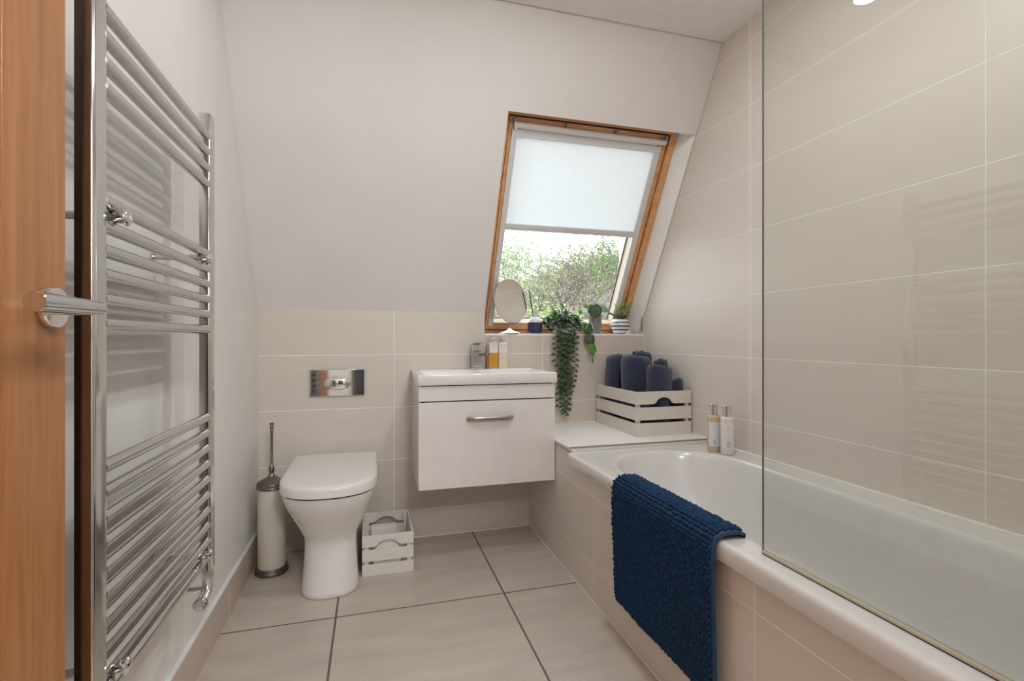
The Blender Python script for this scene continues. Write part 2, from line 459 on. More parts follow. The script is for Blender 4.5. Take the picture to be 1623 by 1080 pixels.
# ------------------------------------------------------------------ towel radiator
rad = thing('towel_radiator', 'tall chrome ladder towel radiator on the left wall behind the wooden door', 'radiator', (-.396, 1.133, .397))
def radM(): return MB(Matrix.Translation((.396, -1.133, -.397)))
def post(y0, y1):
    b = radM(); xb, xf = -.409, -.385
    pl = [(xb, y0)]
    for k in range(9):
        a = PI / 2 * k / 8; pl.append((xf - .0045 + .0045 * math.sin(a), y0 + .007 - .007 * math.cos(a)))
    pl += [(xf + .0006, (y0 + y1) / 2)]
    for k in range(9):
        a = PI / 2 * (8 - k) / 8; pl.append((xf - .0045 + .0045 * math.sin(a), y1 - .007 + .007 * math.cos(a)))
    pl += [(xb, y1)]
    rings = [[(x, y, z) for x, y in pl] for z in (.397, 1.524)]
    cx, cy = (xb + xf) / 2, (y0 + y1) / 2
    rings.append([(cx + (x - cx) * .93, cy + (y - cy) * .93, 1.5275) for x, y in pl])
    rings.append([(cx + (x - cx) * .75, cy + (y - cy) * .75, 1.529) for x, y in pl])
    b.loft(rings); return b.build('post', M['radch'], rad, angle=30)
post(.848, .888); post(1.378, 1.418)
ZB = [1.471, 1.431, 1.391, 1.352] + [1.180 - .0375 * k for k in range(6)] + [.775 - .0383 * k for k in range(10)]
for z in ZB:
    b = radM(); b.tube([(-.3945, .884, z), (-.3945, 1.20, z), (-.3945, 1.382, z)], .0108, 20); b.build('bar', M['radch'], rad)
for y in (.921, 1.338):
    for z in (1.161, .452):
        b = radM()
        b.tube([(XL, y, z), (XL + .004, y, z)], .014, 16); b.tube([(XL, y, z), (-.41, y, z)], .0065, 12)
        b.tube([(-.418, y, z), (-.374, y, z)], .009, 14)
        br = b.build('bracket', M['radch'], rad)
        b = radM(); b.lathe([(0, 0), (.010, 0), (.0125, .002), (.0125, .005), (.009, .0085), (.004, .010), (0, .0102)], (-.378, y, z), (1, 0, 0), 24)
        b.build('knob', M['chrome2'], br)
b = radM()   # valve under the far post
b.tube([(-.397, 1.398, .400), (-.397, 1.398, .345)], .0115, 18)
b.lathe([(0, 0), (.0145, 0), (.0145, .018), (.012, .022), (0, .022)], (-.397, 1.398, .372), n=6)
b.tube([(-.397, 1.398, .352), (-.397, 1.388, .338), (-.397, 1.352, .331)], .0125, 18)
b.tube([(-.397, 1.398, .345), (-.43, 1.398, .345), (XL, 1.398, .345)], .0085, 14)
b.tube([(XL, 1.398, .345), (XL + .006, 1.398, .345)], .019, 20)
v = b.build('valve', M['chrome2'], rad)
b = radM(); b.lathe([(0, 0), (.0135, 0), (.0155, .003), (.0155, .012), (.013, .015), (0, .0155)], (-.397, 1.354, .331), (0, -1, 0), 24)
b.build('valve_cap', M['chrome'], v)

# ------------------------------------------------------------------ toilet
CXT = -.157
def dring(hw, yf, z, yb=2.440, r=None, n=48, cx=CXT):
    """D-shaped ring: straight back, elliptical front starting at yj"""
    yj = yf + (hw * 1.05 if r is None else r)
    pts = []
    for i in range(n + 1):
        a = PI + PI * i / n
        ca, sa = math.cos(a), math.sin(a)
        ex = 2 / 2.35
        x = hw * math.copysign(abs(ca) ** ex, ca); y = (yj - yf) * math.copysign(abs(sa) ** ex, sa)
        pts.append((cx + x, yj + y, z))
    pts += [(cx + hw, (yj + yb) / 2, z), (cx + hw, yb, z), (cx, yb, z), (cx - hw, yb, z), (cx - hw, (yj + yb) / 2, z)]
    return pts
toilet = thing('toilet', 'white back-to-wall toilet with closed lid below the flush plate', 'toilet', (CXT, 2.2, 0))
tm = Matrix.Translation((-CXT, -2.2, 0))
b = MB(tm)
prof = [(0, .1045, 1.957), (.004, .1060, 1.953), (.02, .1050, 1.956), (.08, .1005, 1.968), (.14, .0975, 1.980), (.18, .0970, 1.987), (.198, .0985, 1.985), (.215, .103, 1.978),
        (.26, .1225, 1.950), (.31, .1455, 1.915), (.345, .161, 1.893), (.365, .1675, 1.883), (.385, .1715, 1.877), (.3935, .1725, 1.876), (.396, .170, 1.880)]
b.loft([dring(hw, yf, z) for z, hw, yf in prof])
b.build('pan', M['white'], toilet, angle=60)
b = MB(tm)
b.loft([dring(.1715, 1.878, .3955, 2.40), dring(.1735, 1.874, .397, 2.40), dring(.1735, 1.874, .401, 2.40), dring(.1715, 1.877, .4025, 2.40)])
b.build('seat', M['dark'], toilet, angle=60)  # dark ring between pan and lid, shade of the gap painted in
b = MB(tm)
lid = [(.4015, .1755, 1.868), (.403, .1785, 1.863), (.430, .1785, 1.864), (.4385, .1765, 1.868), (.4425, .171, 1.877), (.4435, .162, 1.889), (.4445, .08, 2.0)]
b.loft([dring(hw, yf, z, 2.395) for z, hw, yf in lid])
b.build('lid', M['seat'], toilet, angle=60)

# flush plate
fp = thing('flush_plate', 'polished chrome dual flush plate on the back wall above the toilet', 'flush plate', (-.156, D, .764))
b = MB(); b.box(-.121, .121, -.009, 0, -.062, .062); b.build('plate', M['chrome2'], fp, bevel=.0025)
b = MB(); b.lathe([(0, 0), (.060, 0), (.060, .0025), (.058, .004), (.0565, .003), (0, .003)], (0, -.009, -.002), (0, -1, 0), 48, sx=1, sy=.58)
bt = b.build('button_ring', M['chrome2'], fp)
b = MB(); b.lathe([(.0555, 0), (.055, .003), (.049, .0066), (.036, .0094), (.017, .0109), (0, .0113)], (0, -.0115, -.002), (0, -1, 0), 48, sx=1, sy=.56)
b.build('button', M['chrome2'], bt)

# toilet brush
tb = thing('toilet_brush', 'cream toilet brush holder with pewter lid standing beside the toilet', 'toilet brush', (-.403, 2.255, 0))
b = MB(); b.lathe([(0, 0), (.0625, 0), (.065, .006), (.065, .012), (.061, .017), (.062, .022), (.058, .027), (0, .028)], n=40); b.build('base_ring', M['pewter'], tb)
b = MB(); b.lathe([(0, .024), (.0535, .024), (.0535, .352), (.050, .355), (0, .355)], n=40); b.build('canister', M['cream'], tb)
b = MB(); b.lathe([(0, .350), (.057, .350), (.0595, .356), (.057, .363), (.0575, .368), (.0555, .374), (.045, .380), (.028, .389), (.013, .398), (.0095, .408), (0, .417)], n=40); b.build('lid', M['pewter'], tb)
b = MB(); b.lathe([(0, .412), (.0088, .412), (.0105, .420), (.0105, .437), (.0085, .440), (.0056, .446), (.0056, .586), (.0078, .588), (.0062, .592), (.0082, .596), (.0082, .606), (.0068, .610), (.0084, .614), (.008, .619), (0, .620)], n=20)
b.build('handle', M['pewter'], tb)

# ------------------------------------------------------------------ slatted crates
def arc_slat(mb, x0, x1, y0, y1, z0, z1, rw, rh, cx=None, frame=True):
    """board along x with an arched hand hole cut in its lower edge"""
    cx = (x0 + x1) / 2 if cx is None else cx
    n = 14
    top = [(x0, z1), (x1, z1)]
    bot = [(x1, z0), (cx + rw * 1.28, z0), (cx + rw * 1.05, z0 + rh * .22)]
    for i in range(n + 1):
        a = PI * i / n * .86 + PI * .07
        bot.append((cx + rw * math.cos(a), z0 + rh * .12 + rh * .88 * math.sin(a)))
    bot += [(cx - rw * 1.05, z0 + rh * .22), (cx - rw * 1.28, z0), (x0, z0)]
    pts_b = bot; m = len(pts_b)
    # quad strips between the arch edge and the top edge
    vs = []; fs = []
    for yy in (y0, y1):
        for (x, z) in pts_b:
            vs.append((x, yy, z)); vs.append((x, yy, z1))
    o = 2 * m
    for i in range(m - 1):
        a, c = 2 * i, 2 * (i + 1)
        fs.append((a, a + 1, c + 1, c)); fs.append((o + a, o + c, o + c + 1, o + a + 1))
        fs.append((a, c, o + c, o + a)); fs.append((a + 1, o + a + 1, o + c + 1, c + 1))
    fs.append((0, o, o + 1, 1)); e = 2 * (m - 1); fs.append((e, e + 1, o + e + 1, o + e))
    mb.add(vs, fs)
def crate(name, label, loc, w, d, h, sh, gap, mat, rw, rh, t=.008, rz=0, side_top_arc=False):
    """w along x, d along y (origin at front left bottom corner)"""
    c = thing(name, label, 'crate', loc, rz)
    for (px, py) in ((t, t), (w - t - .018, t), (t, d - t - .018), (w - t - .018, d - t - .018)):
        b = MB(); b.box(px, px + .018, py, py + .018, .004, h - .006); b.build('corner_post', mat, c)
    zs = [0, sh + gap, 2 * (sh + gap)]
    for k, z in enumerate(zs):
        hh = h - z if k == 2 else sh
        for yy in (0, d - t):
            b = MB()
            if k == 2: arc_slat(b, 0, w, yy, yy + t, z, z + hh, rw, rh)
            else: b.box(0, w, yy, yy + t, z, z + hh)
            b.build('slat', mat, c, bevel=.001)
        for xx in (0, w - t):
            b = MB(); b.box(xx, xx + t, t + .0004, d - t - .0004, z, z + hh); b.build('slat', mat, c, bevel=.001)
    b = MB(); b.box(t, w - t, t, d - t, .003, .009); b.build('base', mat, c)
    return c
crate('wooden_crate', 'small white slatted crate on the floor between toilet and vanity', (-.040, 2.098, 0), .206, .285, .164, .046, .013, M['crate'], .042, .026)
tr = thing('toilet_roll', 'white toilet roll lying in the small floor crate', 'toilet roll', (.060, 2.162, .070))
b = MB(); b.lathe([(0.02, -.05), (.058, -.05), (.060, -.047), (.060, .047), (.058, .05), (.021, .05), (.02, .047), (.02, -.05)], axis=(0, 1, 0), n=40); b.build('roll', M['tissue'], tr)
b = MB(); b.lathe([(.0195, -.048), (.0195, .048), (.018, .048), (.018, -.048), (.0195, -.048)], axis=(0, 1, 0), n=24); b.build('core', M['crate2'], tr)
cb = MB(); cb.box(-.038, .070, -.012, .030, 0, .132)
o = cb.build('carton', M['card'], bevel=.002); o.location = (.035, 2.262, .009)
tag(o, 'plain white carton at the back of the small floor crate', 'box')

# ------------------------------------------------------------------ vanity + basin
VX0, VX1, VY = .182, .781, 2.060
vu = thing('vanity_unit', 'white gloss wall-hung vanity cabinet with one drawer under the basin', 'vanity cabinet', ((VX0 + VX1) / 2, D, .343))
vm = Matrix.Translation((-(VX0 + VX1) / 2, -D, -.343))
b = MB(vm); b.box(VX0, VX1, VY + .019, D, .343, .7755); b.build('cabinet_body', M['gloss'], vu, bevel=.001)
b = MB(vm); b.box(VX0 + .012, VX1 - .012, VY + .015, VY + .020, .36, .774); b.build('recess_shade', M['dark'], vu)  # dark sheet behind the fronts, gap shade put into its colour
b = MB(vm); b.box(VX0 + .0008, VX1 - .0008, VY, VY + .0175, .7095, .7715); b.build('fascia', M['gloss'], vu, bevel=.0012)
b = MB(vm); b.box(VX0 + .0008, VX1 - .0008, VY, VY + .0175, .343, .7045); dw = b.build('drawer', M['gloss'], vu, bevel=.0012)
b = MB(vm)
path = []; hw = .103; hx = .4845
for i in range(25):
    u = -1 + 2 * i / 24
    path.append((hx + hw * u, VY - .020 * (1 - abs(u) ** 5) - .004, .6315))
rings = []
for i, p in enumerate(path):
    u = -1 + 2 * i / 24; w = .0088 * min(1, math.sqrt(max(.0, 1 - abs(u) ** 14)) + .25)
    x, y, z = p
    rings.append([(x, y + .0045 * math.cos(a), z + w * math.copysign(abs(math.sin(a)) ** .6, math.sin(a))) for a in [2 * PI * k / 16 for k in range(16)]])
b.loft(rings)
b.box(hx - hw + .002, hx - hw + .016, VY - .008, VY + .001, .6245, .6385); b.box(hx + hw - .016, hx + hw - .002, VY - .008, VY + .001, .6245, .6385)
b.build('handle', M['nickel'], dw)

bs = thing('washbasin', 'rectangular white ceramic basin set on top of the vanity cabinet', 'basin', (.4825, D, .776))
bm_ = Matrix.Translation((-.4825, -D, -.776))
b = MB(bm_)
def rrect(x0, x1, y0, y1, r, z, k=6):
    pts = []
    for (cx, cy, a0) in ((x1 - r, y1 - r, 0), (x0 + r, y1 - r, 90), (x0 + r, y0 + r, 180), (x1 - r, y0 + r, 270)):
        for i in range(k + 1):
            a = R(a0 + 90 * i / k); pts.append((cx + r * math.cos(a), cy + r * math.sin(a), z))
    return pts
X0, X1, Y0, Y1 = .1785, .7865, 2.047, D
rings = [rrect(X0 + .002, X1 - .002, Y0 + .002, Y1, .004, .776), rrect(X0, X1, Y0, Y1, .006, .778), rrect(X0, X1, Y0, Y1, .006, .818), rrect(X0 + .001, X1 - .001, Y0 + .001, Y1 - .001, .006, .8205),
         rrect(X0 + .004, X1 - .004, Y0 + .004, Y1 - .004, .006, .822),
         rrect(.207, .757, 2.066, 2.338, .012, .822), rrect(.210, .754, 2.069, 2.335, .012, .8205), rrect(.213, .750, 2.072, 2.332, .012, .815),
         rrect(.222, .735, 2.085, 2.322, .02, .795), rrect(.24, .68, 2.11, 2.31, .03, .765), rrect(.28, .64, 2.14, 2.29, .04, .750)]
b.loft(rings, cap0=True, cap1=True)
b.build('bowl', M['white'], bs, angle=50)
b = MB(bm_); b.lathe([(0, 0), (.013, 0), (.013, .002), (0, .002)], (.489, 2.3295, .803), (0, -1, .35), 24, sx=1, sy=.6); b.build('overflow', M['pewter'], bs)
b = MB(bm_); b.lathe([(0, 0), (.03, 0), (.028, .004), (0, .005)], (.47, 2.21, .7495), n=28); b.build('waste', M['chrome2'], bs)

tap = thing('basin_tap', 'square chrome mixer tap on the back of the white basin', 'tap', (.494, 2.392, .822))
b = MB(); b.box(-.032, .030, -.024, .024, 0, .006); b.build('base_plate', M['chrome'], tap, bevel=.001)
b = MB(); b.box(-.024, .024, -.020, .020, .006, .088); b.build('body', M['radch'], tap, bevel=.002)
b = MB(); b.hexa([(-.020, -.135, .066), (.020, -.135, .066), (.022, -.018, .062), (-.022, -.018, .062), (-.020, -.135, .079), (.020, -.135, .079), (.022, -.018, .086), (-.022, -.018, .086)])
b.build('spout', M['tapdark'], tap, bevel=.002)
b = MB(); b.box(-.021, .021, -.018, .018, .0885, .118); b.hexa([(-.024, -.075, .124), (.024, -.075, .124), (.024, .022, .118), (-.024, .022, .118), (-.024, -.075, .130), (.024, -.075, .130), (.024, .022, .127), (-.024, .022, .127)])
b.build('lever', M['chrome2'], tap, bevel=.0015)

def text(name, body, size, mat, parent, loc, rot, sp=1.0):
    cu = bpy.data.curves.new(name, 'FONT'); cu.body = body; cu.size = size; cu.align_x = 'CENTER'; cu.extrude = .0001; cu.space_character = sp
    cu.materials.append(mat)
    tmp = bpy.data.objects.new(name, cu); COL.objects.link(tmp); bpy.context.view_layer.update()
    me = bpy.data.meshes.new_from_object(tmp.evaluated_get(bpy.context.evaluated_depsgraph_get()))
    bpy.data.objects.remove(tmp)
    o = bpy.data.objects.new(name, me); COL.objects.link(o); o.parent = parent; o.location = loc; o.rotation_euler = rot
    return o
def pump_bottle(label, loc, bodymat, liquid=None, rz=0):
    t = thing('soap_bottle', label, 'soap bottle', loc, rz)
    w = .0245
    def rr(s, z, r=.008): return rrect(-w * s, w * s, -w * s, w * s, r, z, 4)
    b = MB(); b.loft([rr(.94, 0), rr(1, .003), rr(1, .120), rr(.97, .126), rr(.80, .1295, .007), rrect(-.010, .010, -.010, .010, .009, .131, 4)])
    bo = b.build('bottle', bodymat, t, angle=50)
    if liquid:
        b = MB(); b.loft([rrect(-w * 1.005, w * 1.005, -w * 1.005, w * 1.005, .008, z, 4) for z in (.0025, .077)]); b.build('liquid', liquid, bo, angle=50)
    b = MB(); b.box(-.0195, .0195, -w - .0008, -w, .079, .119); lb = b.build('paper_label', M['label'], t)
    text('lettering', 'TEYTO', .0085, M['ink'], lb, (0, -w - .0010, .1085), (PI / 2, 0, 0), 1.15)
    b = MB(); b.box(-.013, .013, -w - .0011, -w - .0007, .1030, .1037); b.box(-.010, .010, -w - .0011, -w - .0007, .0990, .0997); b.box(-.004, .004, -w - .0011, -w - .0007, .0868, .0880); b.build('fine_print', M['ink'], lb)
    b = MB(); b.lathe([(0, .130), (.0125, .130), (.0125, .149), (.0115, .150), (0, .150)], n=24); pm = b.build('pump_collar', M['chrome2'], t)
    b = MB(); b.lathe([(0, .150), (.004, .150), (.004, .160), (.011, .161), (.0125, .164), (.0115, .170), (0, .172)], n=24); b.tube([(0, 0, .166), (-.018, -.012, .1665), (-.024, -.017, .162)], [.006, .005, .004], 10)
    b.build('pump_head', M['aluw'], pm)
    return t
pump_bottle('amber soap pump bottle beside the tap on the basin', (.574, 2.388, .822), M['clearb'], M['amber'])
pump_bottle('cream lotion pump bottle right of the amber bottle on the basin', (.626, 2.398, .822), M['creamb'])

# ------------------------------------------------------------------ bathtub
bath = thing('bathtub', 'long white built-in bathtub with rounded end along the right wall', 'bathtub', (1.11, 1.035, 0))
bmx = Matrix.Translation((-1.11, -1.035, 0))
BX0, BX1, BY0, BY1 = .765, XR - .001, .187, 1.886
def opening(sx0, sx1, y0, y1, rf, rn, z, k=16):
    """rounded outline: far corners radius rf (elliptic in y), near corners rn"""
    pts = []
    cx0, cx1 = sx0, sx1
    def corner(cx, cy, rx, ry, a0):
        for i in range(k + 1):
            a = R(a0 + 90 * i / k); pts.append((cx + rx * math.cos(a), cy + ry * math.sin(a), z))
    rfx = min(rf, (sx1 - sx0) / 2 - .002)
    corner(sx1 - rfx, y1 - rf * 1.12, rfx, rf * 1.12, 0)
    corner(sx0 + rfx, y1 - rf * 1.12, rfx, rf * 1.12, 90)
    corner(sx0 + rn, y0 + rn, rn, rn, 180)
    corner(sx1 - rn, y0 + rn, rn, rn, 270)
    return pts
def outer(ins, z, k=16, r=.012):
    x0, x1, y0, y1 = BX0 + ins, BX1 - ins * .2, BY0 + ins * .2, BY1 - ins * .2
    pts = []
    for (cx, cy, a0) in ((x1 - r, y1 - r, 0), (x0 + r, y1 - r, 90), (x0 + r, y0 + r, 180), (x1 - r, y0 + r, 270)):
        for i in range(k + 1):
            a = R(a0 + 90 * i / k); pts.append((cx + r * math.cos(a), cy + r * math.sin(a), z))
    return pts
b = MB(bmx)
rings = [outer(.014, .461), outer(.001, .461), outer(0, .464), outer(0, .492), outer(.002, .499), outer(.006, .5035), outer(.012, .505), outer(.022, .5045)]
for (dx, yb, yn, rf, z) in ((0, 1.826, .30, .262, .5040), (.004, 1.822, .304, .262, .5035), (.009, 1.817, .309, .260, .5010), (.013, 1.812, .313, .258, .495), (.017, 1.802, .317, .255, .482),
                             (.024, 1.782, .325, .25, .44), (.032, 1.745, .335, .24, .38), (.042, 1.69, .35, .23, .30), (.055, 1.62, .37, .22, .22), (.075, 1.54, .39, .19, .165),
                             (.105, 1.46, .43, .15, .132), (.15, 1.38, .50, .11, .122)):
    rings.append(opening(.838 + dx, 1.372 - dx, yn, yb, rf, max(.04, .12 - dx * .3), z))
b.loft(rings, cap0=False, cap1=True)
b.build('tub', M['acrylic'], bath, angle=60)
b = MB(bmx); b.lathe([(0, 0), (.03, 0), (.028, .004), (0, .005)], (1.105, .62, .123), n=28); b.build('waste', M['chrome2'], bath)

# glass shower screen
ss = thing('shower_screen', 'clear frameless glass shower screen standing on the bath rim', 'shower screen', (.8155, .884, .5055), R(.8))
b = MB(); b.box(-.002, .002, -.70, 0, .006, 1.50); g = b.build('glass_panel', M['screen'], ss, smooth=False)
b = MB(); b.box(-.0022, .0022, -.0005, .0005, .006, 1.50); b.build('glass_edge', M['edge'], g, smooth=False)
b = MB(); b.box(-.0045, .0045, -.70, 0, 0, .0065); b.build('bottom_seal', M['seal'], ss)
b = MB(); b.box(-.0052, -.0044, -.70, 0, .0002, .0012); b.build('seal_line', M['rubber'], ss)

# bath mat draped over the rim
mat = thing('bath_mat', 'navy blue bobbly chenille bath mat draped over the side of the bath', 'bath mat', (.756, 1.2, .13))
mm = Matrix.Translation((-.756, -1.2, -.13))
YA, YB = .962, 1.452
prof = [(.846, .470), (.843, .492), (.834, .508), (.818, .514), (.79, .5155), (.773, .513), (.7605, .504), (.7565, .488), (.756, .45), (.7565, .40), (.760, .33), (.763, .25), (.765, .18), (.766, .128)]
cum = [0]
for i in range(1, len(prof)): cum.append(cum[-1] + math.dist(prof[i], prof[i - 1]))
LT = cum[-1]
def mp(s):
    s = max(0, min(LT - 1e-6, s))
    for i in range(1, len(prof)):
        if s <= cum[i]:
            f = (s - cum[i - 1]) / (cum[i] - cum[i - 1]); a, c = prof[i - 1], prof[i]
            p = (a[0] + (c[0] - a[0]) * f, a[1] + (c[1] - a[1]) * f); break
    return p
def mpn(s):
    a, c = mp(s - .008), mp(s + .008); tx, tz = c[0] - a[0], c[1] - a[1]; L = math.hypot(tx, tz) or 1
    n_ = (tz / L, -tx / L)
    return n_ if True else None
def matpt(s, y, h):
    p = mp(s); nx, nz = mpn(s)
    # outward normal: away from the tub body
    if nx * -1 + nz * 1 < 0: nx, nz = -nx, -nz
    w = .0035 * math.sin(y * 19 + s * 5) * min(1, max(0, (s - .12) * 5))
    return (p[0] + nx * (h + max(w, 0)), y, p[1] + nz * (h + max(w, 0)))
RC = .035
def inside(s, y, m=0):
    ds = max(RC - s, s - (LT - RC), 0); dy = max(YA + RC - y, y - (YB - RC), 0)
    return math.hypot(ds, dy) <= RC - m if (ds and dy) else (ds <= RC - m and dy <= RC - m)
b = MB(mm)   # backing sheet
NS, NY = 60, 24
def sheet(h0, h1, m, mb):
    # rounded-corner outline sampled row by row
    rows = []
    for i in range(NS + 1):
        s = m + (LT - 2 * m) * i / NS
        e = max(RC - s, s - (LT - RC), 0)
        ins = RC - math.sqrt(max(0, RC * RC - e * e)) if e > 0 else 0
        ya, yb = YA + m + ins, YB - m - ins
        rows.append([(s, ya + (yb - ya) * j / NY) for j in range(NY + 1)])
    top = [[matpt(s, y, h1) for s, y in r] for r in rows]; bot = [[matpt(s, y, h0) for s, y in r] for r in rows]
    vs = [p for r in top for p in r] + [p for r in bot for p in r]; W = NY + 1; O = W * (NS + 1); fs = []
    for i in range(NS):
        for j in range(NY):
            a = i * W + j; fs.append((a, a + 1, a + W + 1, a + W)); fs.append((O + a, O + a + W, O + a + W + 1, O + a + 1))
    for i in range(NS):
        a = i * W; fs.append((a, a + W, O + a + W, O + a)); a = i * W + NY; fs.append((a, O + a, O + a + W, a + W))
    for j in range(NY):
        fs.append((j, O + j, O + j + 1, j + 1)); a = NS * W + j; fs.append((a, a + 1, O + a + 1, O + a))
    mb.add(vs, fs)
sheet(.001, .0085, 0, b)
b.build('backing', M['mattape'], mat, angle=50)
b = MB(mm); r2 = random.Random(3)
pitch_s, pitch_y = .0082, .0088
s = .004; row = 0
ico = []
while s < LT - .002:
    y = YA + .010 + (row % 2) * pitch_y / 2
    while y < YB - .001:
        if inside(s, y, .001):
            q = matpt(s + r2.uniform(-.001, .001), y + r2.uniform(-.0012, .0012), .0105 + r2.uniform(-.001, .0015))
            rr_ = r2.uniform(.0044, .0054)
            b.sphere(q, rr_, 6, 4, (1.15, .92, 1.1))
        y += pitch_y
    s += pitch_s; row += 1
pl = b.build('pile', M['matblue'], mat, angle=80, fix=False); pl['kind'] = 'stuff'

# ------------------------------------------------------------------ crate of rolled towels on the ledge
LZ = .5222
c2 = crate('wooden_crate', 'cream slatted wooden crate full of rolled navy towels on the tiled ledge', (1.158, 2.018, LZ), .292, .415, .203, .058, .0145, M['crate2'], .040, .030, t=.009)
def towel(label, loc, r, h, lean=(0, 0), rz=0, sx=1.0, lying=False):
    o_thing = thing('rolled_towel', label, 'towel', loc, rz, 'rolled navy towels in the ledge crate')
    b = MB(); n = 150; turns = 3.2; r0 = .010; th = (r - r0) / turns
    rr = random.Random(int(r * 1e5 + h * 1e4 + loc[0] * 1e3))
    ph = rr.uniform(0, 6)
    # one continuous spiral sheet with thickness, softened top and bottom
    hs = [(0, .70), (.006, .93), (.015, 1.0), (h * .3, 1.0), (h * .6, 1.0), (h - .045, 1.0), (h - .030, 1.0), (h - .020, 1.0), (h - .012, .97), (h - .005, .9), (h, .65)]
    cols = []
    for i in range(n + 1):
        u = i / n; a = u * turns * 2 * PI + ph; rad_ = r0 + th * turns * u
        rise = .004 * math.sin(a * 1.0 + ph) + .002 * math.sin(a * 2.3)
        col_out = []; col_in = []
        for (z, k) in hs:
            t2 = th * .47 * k
            wob = 1 + .018 * math.sin(a * 2 + z * 30 + ph)
            zz = z + (rise if z > h * .5 else 0) + (0.006 * (1 - u) if z > h * .5 else 0)
            e_ = max(0, z - (h - .032)) / .032; wob *= 1 - .13 * e_ ** 2.2
            wob *= 1 + .02 * math.sin(z * 23 + ph * 2 + a * .5)
            ro = (rad_ - th * .5 + t2) * wob; ri = (rad_ - th * .5 - t2) * wob
            col_out.append((ro * math.cos(a) * sx, ro * math.sin(a), zz)); col_in.append((ri * math.cos(a) * sx, ri * math.sin(a), zz))
        cols.append(col_out + col_in[::-1])
    b.loft(cols)
    o = b.build('cloth', M['navy'], o_thing, angle=70)
    o_thing.rotation_euler = (lean[1], lean[0], rz)
    if lying: o_thing.rotation_euler = (R(90), 0, rz)
    return o_thing
TZ = LZ + .012
towel('largest front navy rolled towel at the left of the ledge crate', (1.264, 2.206, TZ), .0780, .348, (R(1), R(0)), 3.3, 1.08)
towel('navy rolled towel at the crate front, above the arched hand hole', (1.310, 2.090, TZ), .0600, .303, (R(2), R(0)), .1, 1.12)
towel('darkest navy rolled towel at the back left corner of the ledge crate', (1.240, 2.356, TZ), .0640, .345, (R(0), R(0)), 4.0)
towel('navy rolled towel in the back right corner, only its top rim showing', (1.376, 2.332, TZ), .0560, .362, (R(0), R(0)), 1.0)
towel('navy rolled towel between the front ones and the tiled right wall', (1.397, 2.200, TZ), .0400, .325, (R(0), R(0)), 5.0, 1.1)
towel('small low navy rolled towel at the right front end of the ledge crate', (1.404, 2.066, TZ), .0360, .238, (R(0), R(0)), 3.0)

# toiletry bottles on the bath rim
def cap_bottle(label, loc, r, h, mat_b, lab, rz):
    t = thing('toiletry_bottle', label, 'toiletry bottle', loc, rz)
    b = MB(); b.lathe([(0, 0), (r * .9, 0), (r, .003), (r, h * .71), (r * .97, h * .745), (r * .86, h * .765), (r * .5, h * .775), (0, h * .776)], n=36); b.build('bottle', mat_b, t, angle=45)
    b = MB(); b.lathe([(0, h * .776), (r * .62, h * .776), (r * .62, h * .993), (r * .58, h), (0, h)], n=28); b.build('cap', M['chrome2'], t, angle=30)
    b = MB(); k = 14; rings = []
    for i in range(k + 1):
        a = -PI / 2 - .95 + 1.9 * i / k
        rings.append([(rr_ * math.cos(a), rr_ * math.sin(a), z) for rr_, z in ((r * 1.002, h * .12), (r * 1.02, h * .12), (r * 1.02, h * .63), (r * 1.002, h * .63))])
    b.loft(rings); lb = b.build('paper_label', lab, t, angle=30)
    for z, w in ((h * .55, .005), (h * .27, .004), (h * .235, .008), (h * .20, .005), (h * .165, .007)):
        b = MB(); b.box(-w, w, -r * 1.055, -r * 1.018, z, z + .0016); b.build('fine_print', M['ink'], lb)
    return t
cap_bottle('pale amber toiletry bottle with silver cap on the bath rim', (1.360, 1.742, .5055), .0265, .195, M['oilb'], M['label2'], -.5)
cap_bottle('milky white toiletry bottle with silver cap on the bath rim', (1.376, 1.682, .5055), .0265, .195, M['whiteb'], M['label'], -.5)

# ------------------------------------------------------------------ roof window
win = bpy.data.objects.new('window_1', None); COL.objects.link(win); win['kind'] = 'structure'; win['label'] = 'pine roof window with white blind half lowered'
win.matrix_world = Matrix(((1, 0, 0, 0), (0, UP.y, -NO.y, P0.y), (0, UP.z, -NO.z, P0.z), (0, 0, 0, 1)))
def W(x0, x1, s0, s1, o0, o1, mb): mb.box(x0, x1, s0, s1, -o1, -o0)
FX0, FX1, FS0, FS1 = .545, 1.409, -.195, .938
b = MB(); W(FX0, .574, FS0, FS1, .078, .21, b); W(1.375, FX1, FS0, FS1, .078, .21, b); b.build('window_frame', M['pine'], win, bevel=.0015)
b = MB(); W(.574, 1.375, .919, FS1, .078, .21, b); W(.574, 1.375, FS0, -.150, .078, .21, b); b.build('window_frame', M['pineh'], win, bevel=.0015)
b = MB(); W(.573, 1.376, -.151, .920, .104, .108, b)
for a_ in (0,): pass
b2 = MB(); W(.573, .579, -.151, .920, .10, .2, b2); W(1.371, 1.376, -.151, .920, .10, .2, b2); W(.573, 1.376, .913, .920, .10, .2, b2); W(.573, 1.376, -.151, -.147, .10, .2, b2)
b2.build('frame_gap_shade', M['rubber'], win)  # dark strips painted in for the shade between frame and sash
b = MB(); W(.579, .612, -.146, .912, .088, .165, b); W(1.3205, 1.370, -.146, .912, .088, .165, b); b.build('sash', M['pine'], win, bevel=.002)
b = MB(); W(.612, 1.3205, .868, .912, .088, .165, b); W(.612, 1.3205, -.146, -.107, .088, .165, b); b.build('sash', M['pineh'], win, bevel=.002)
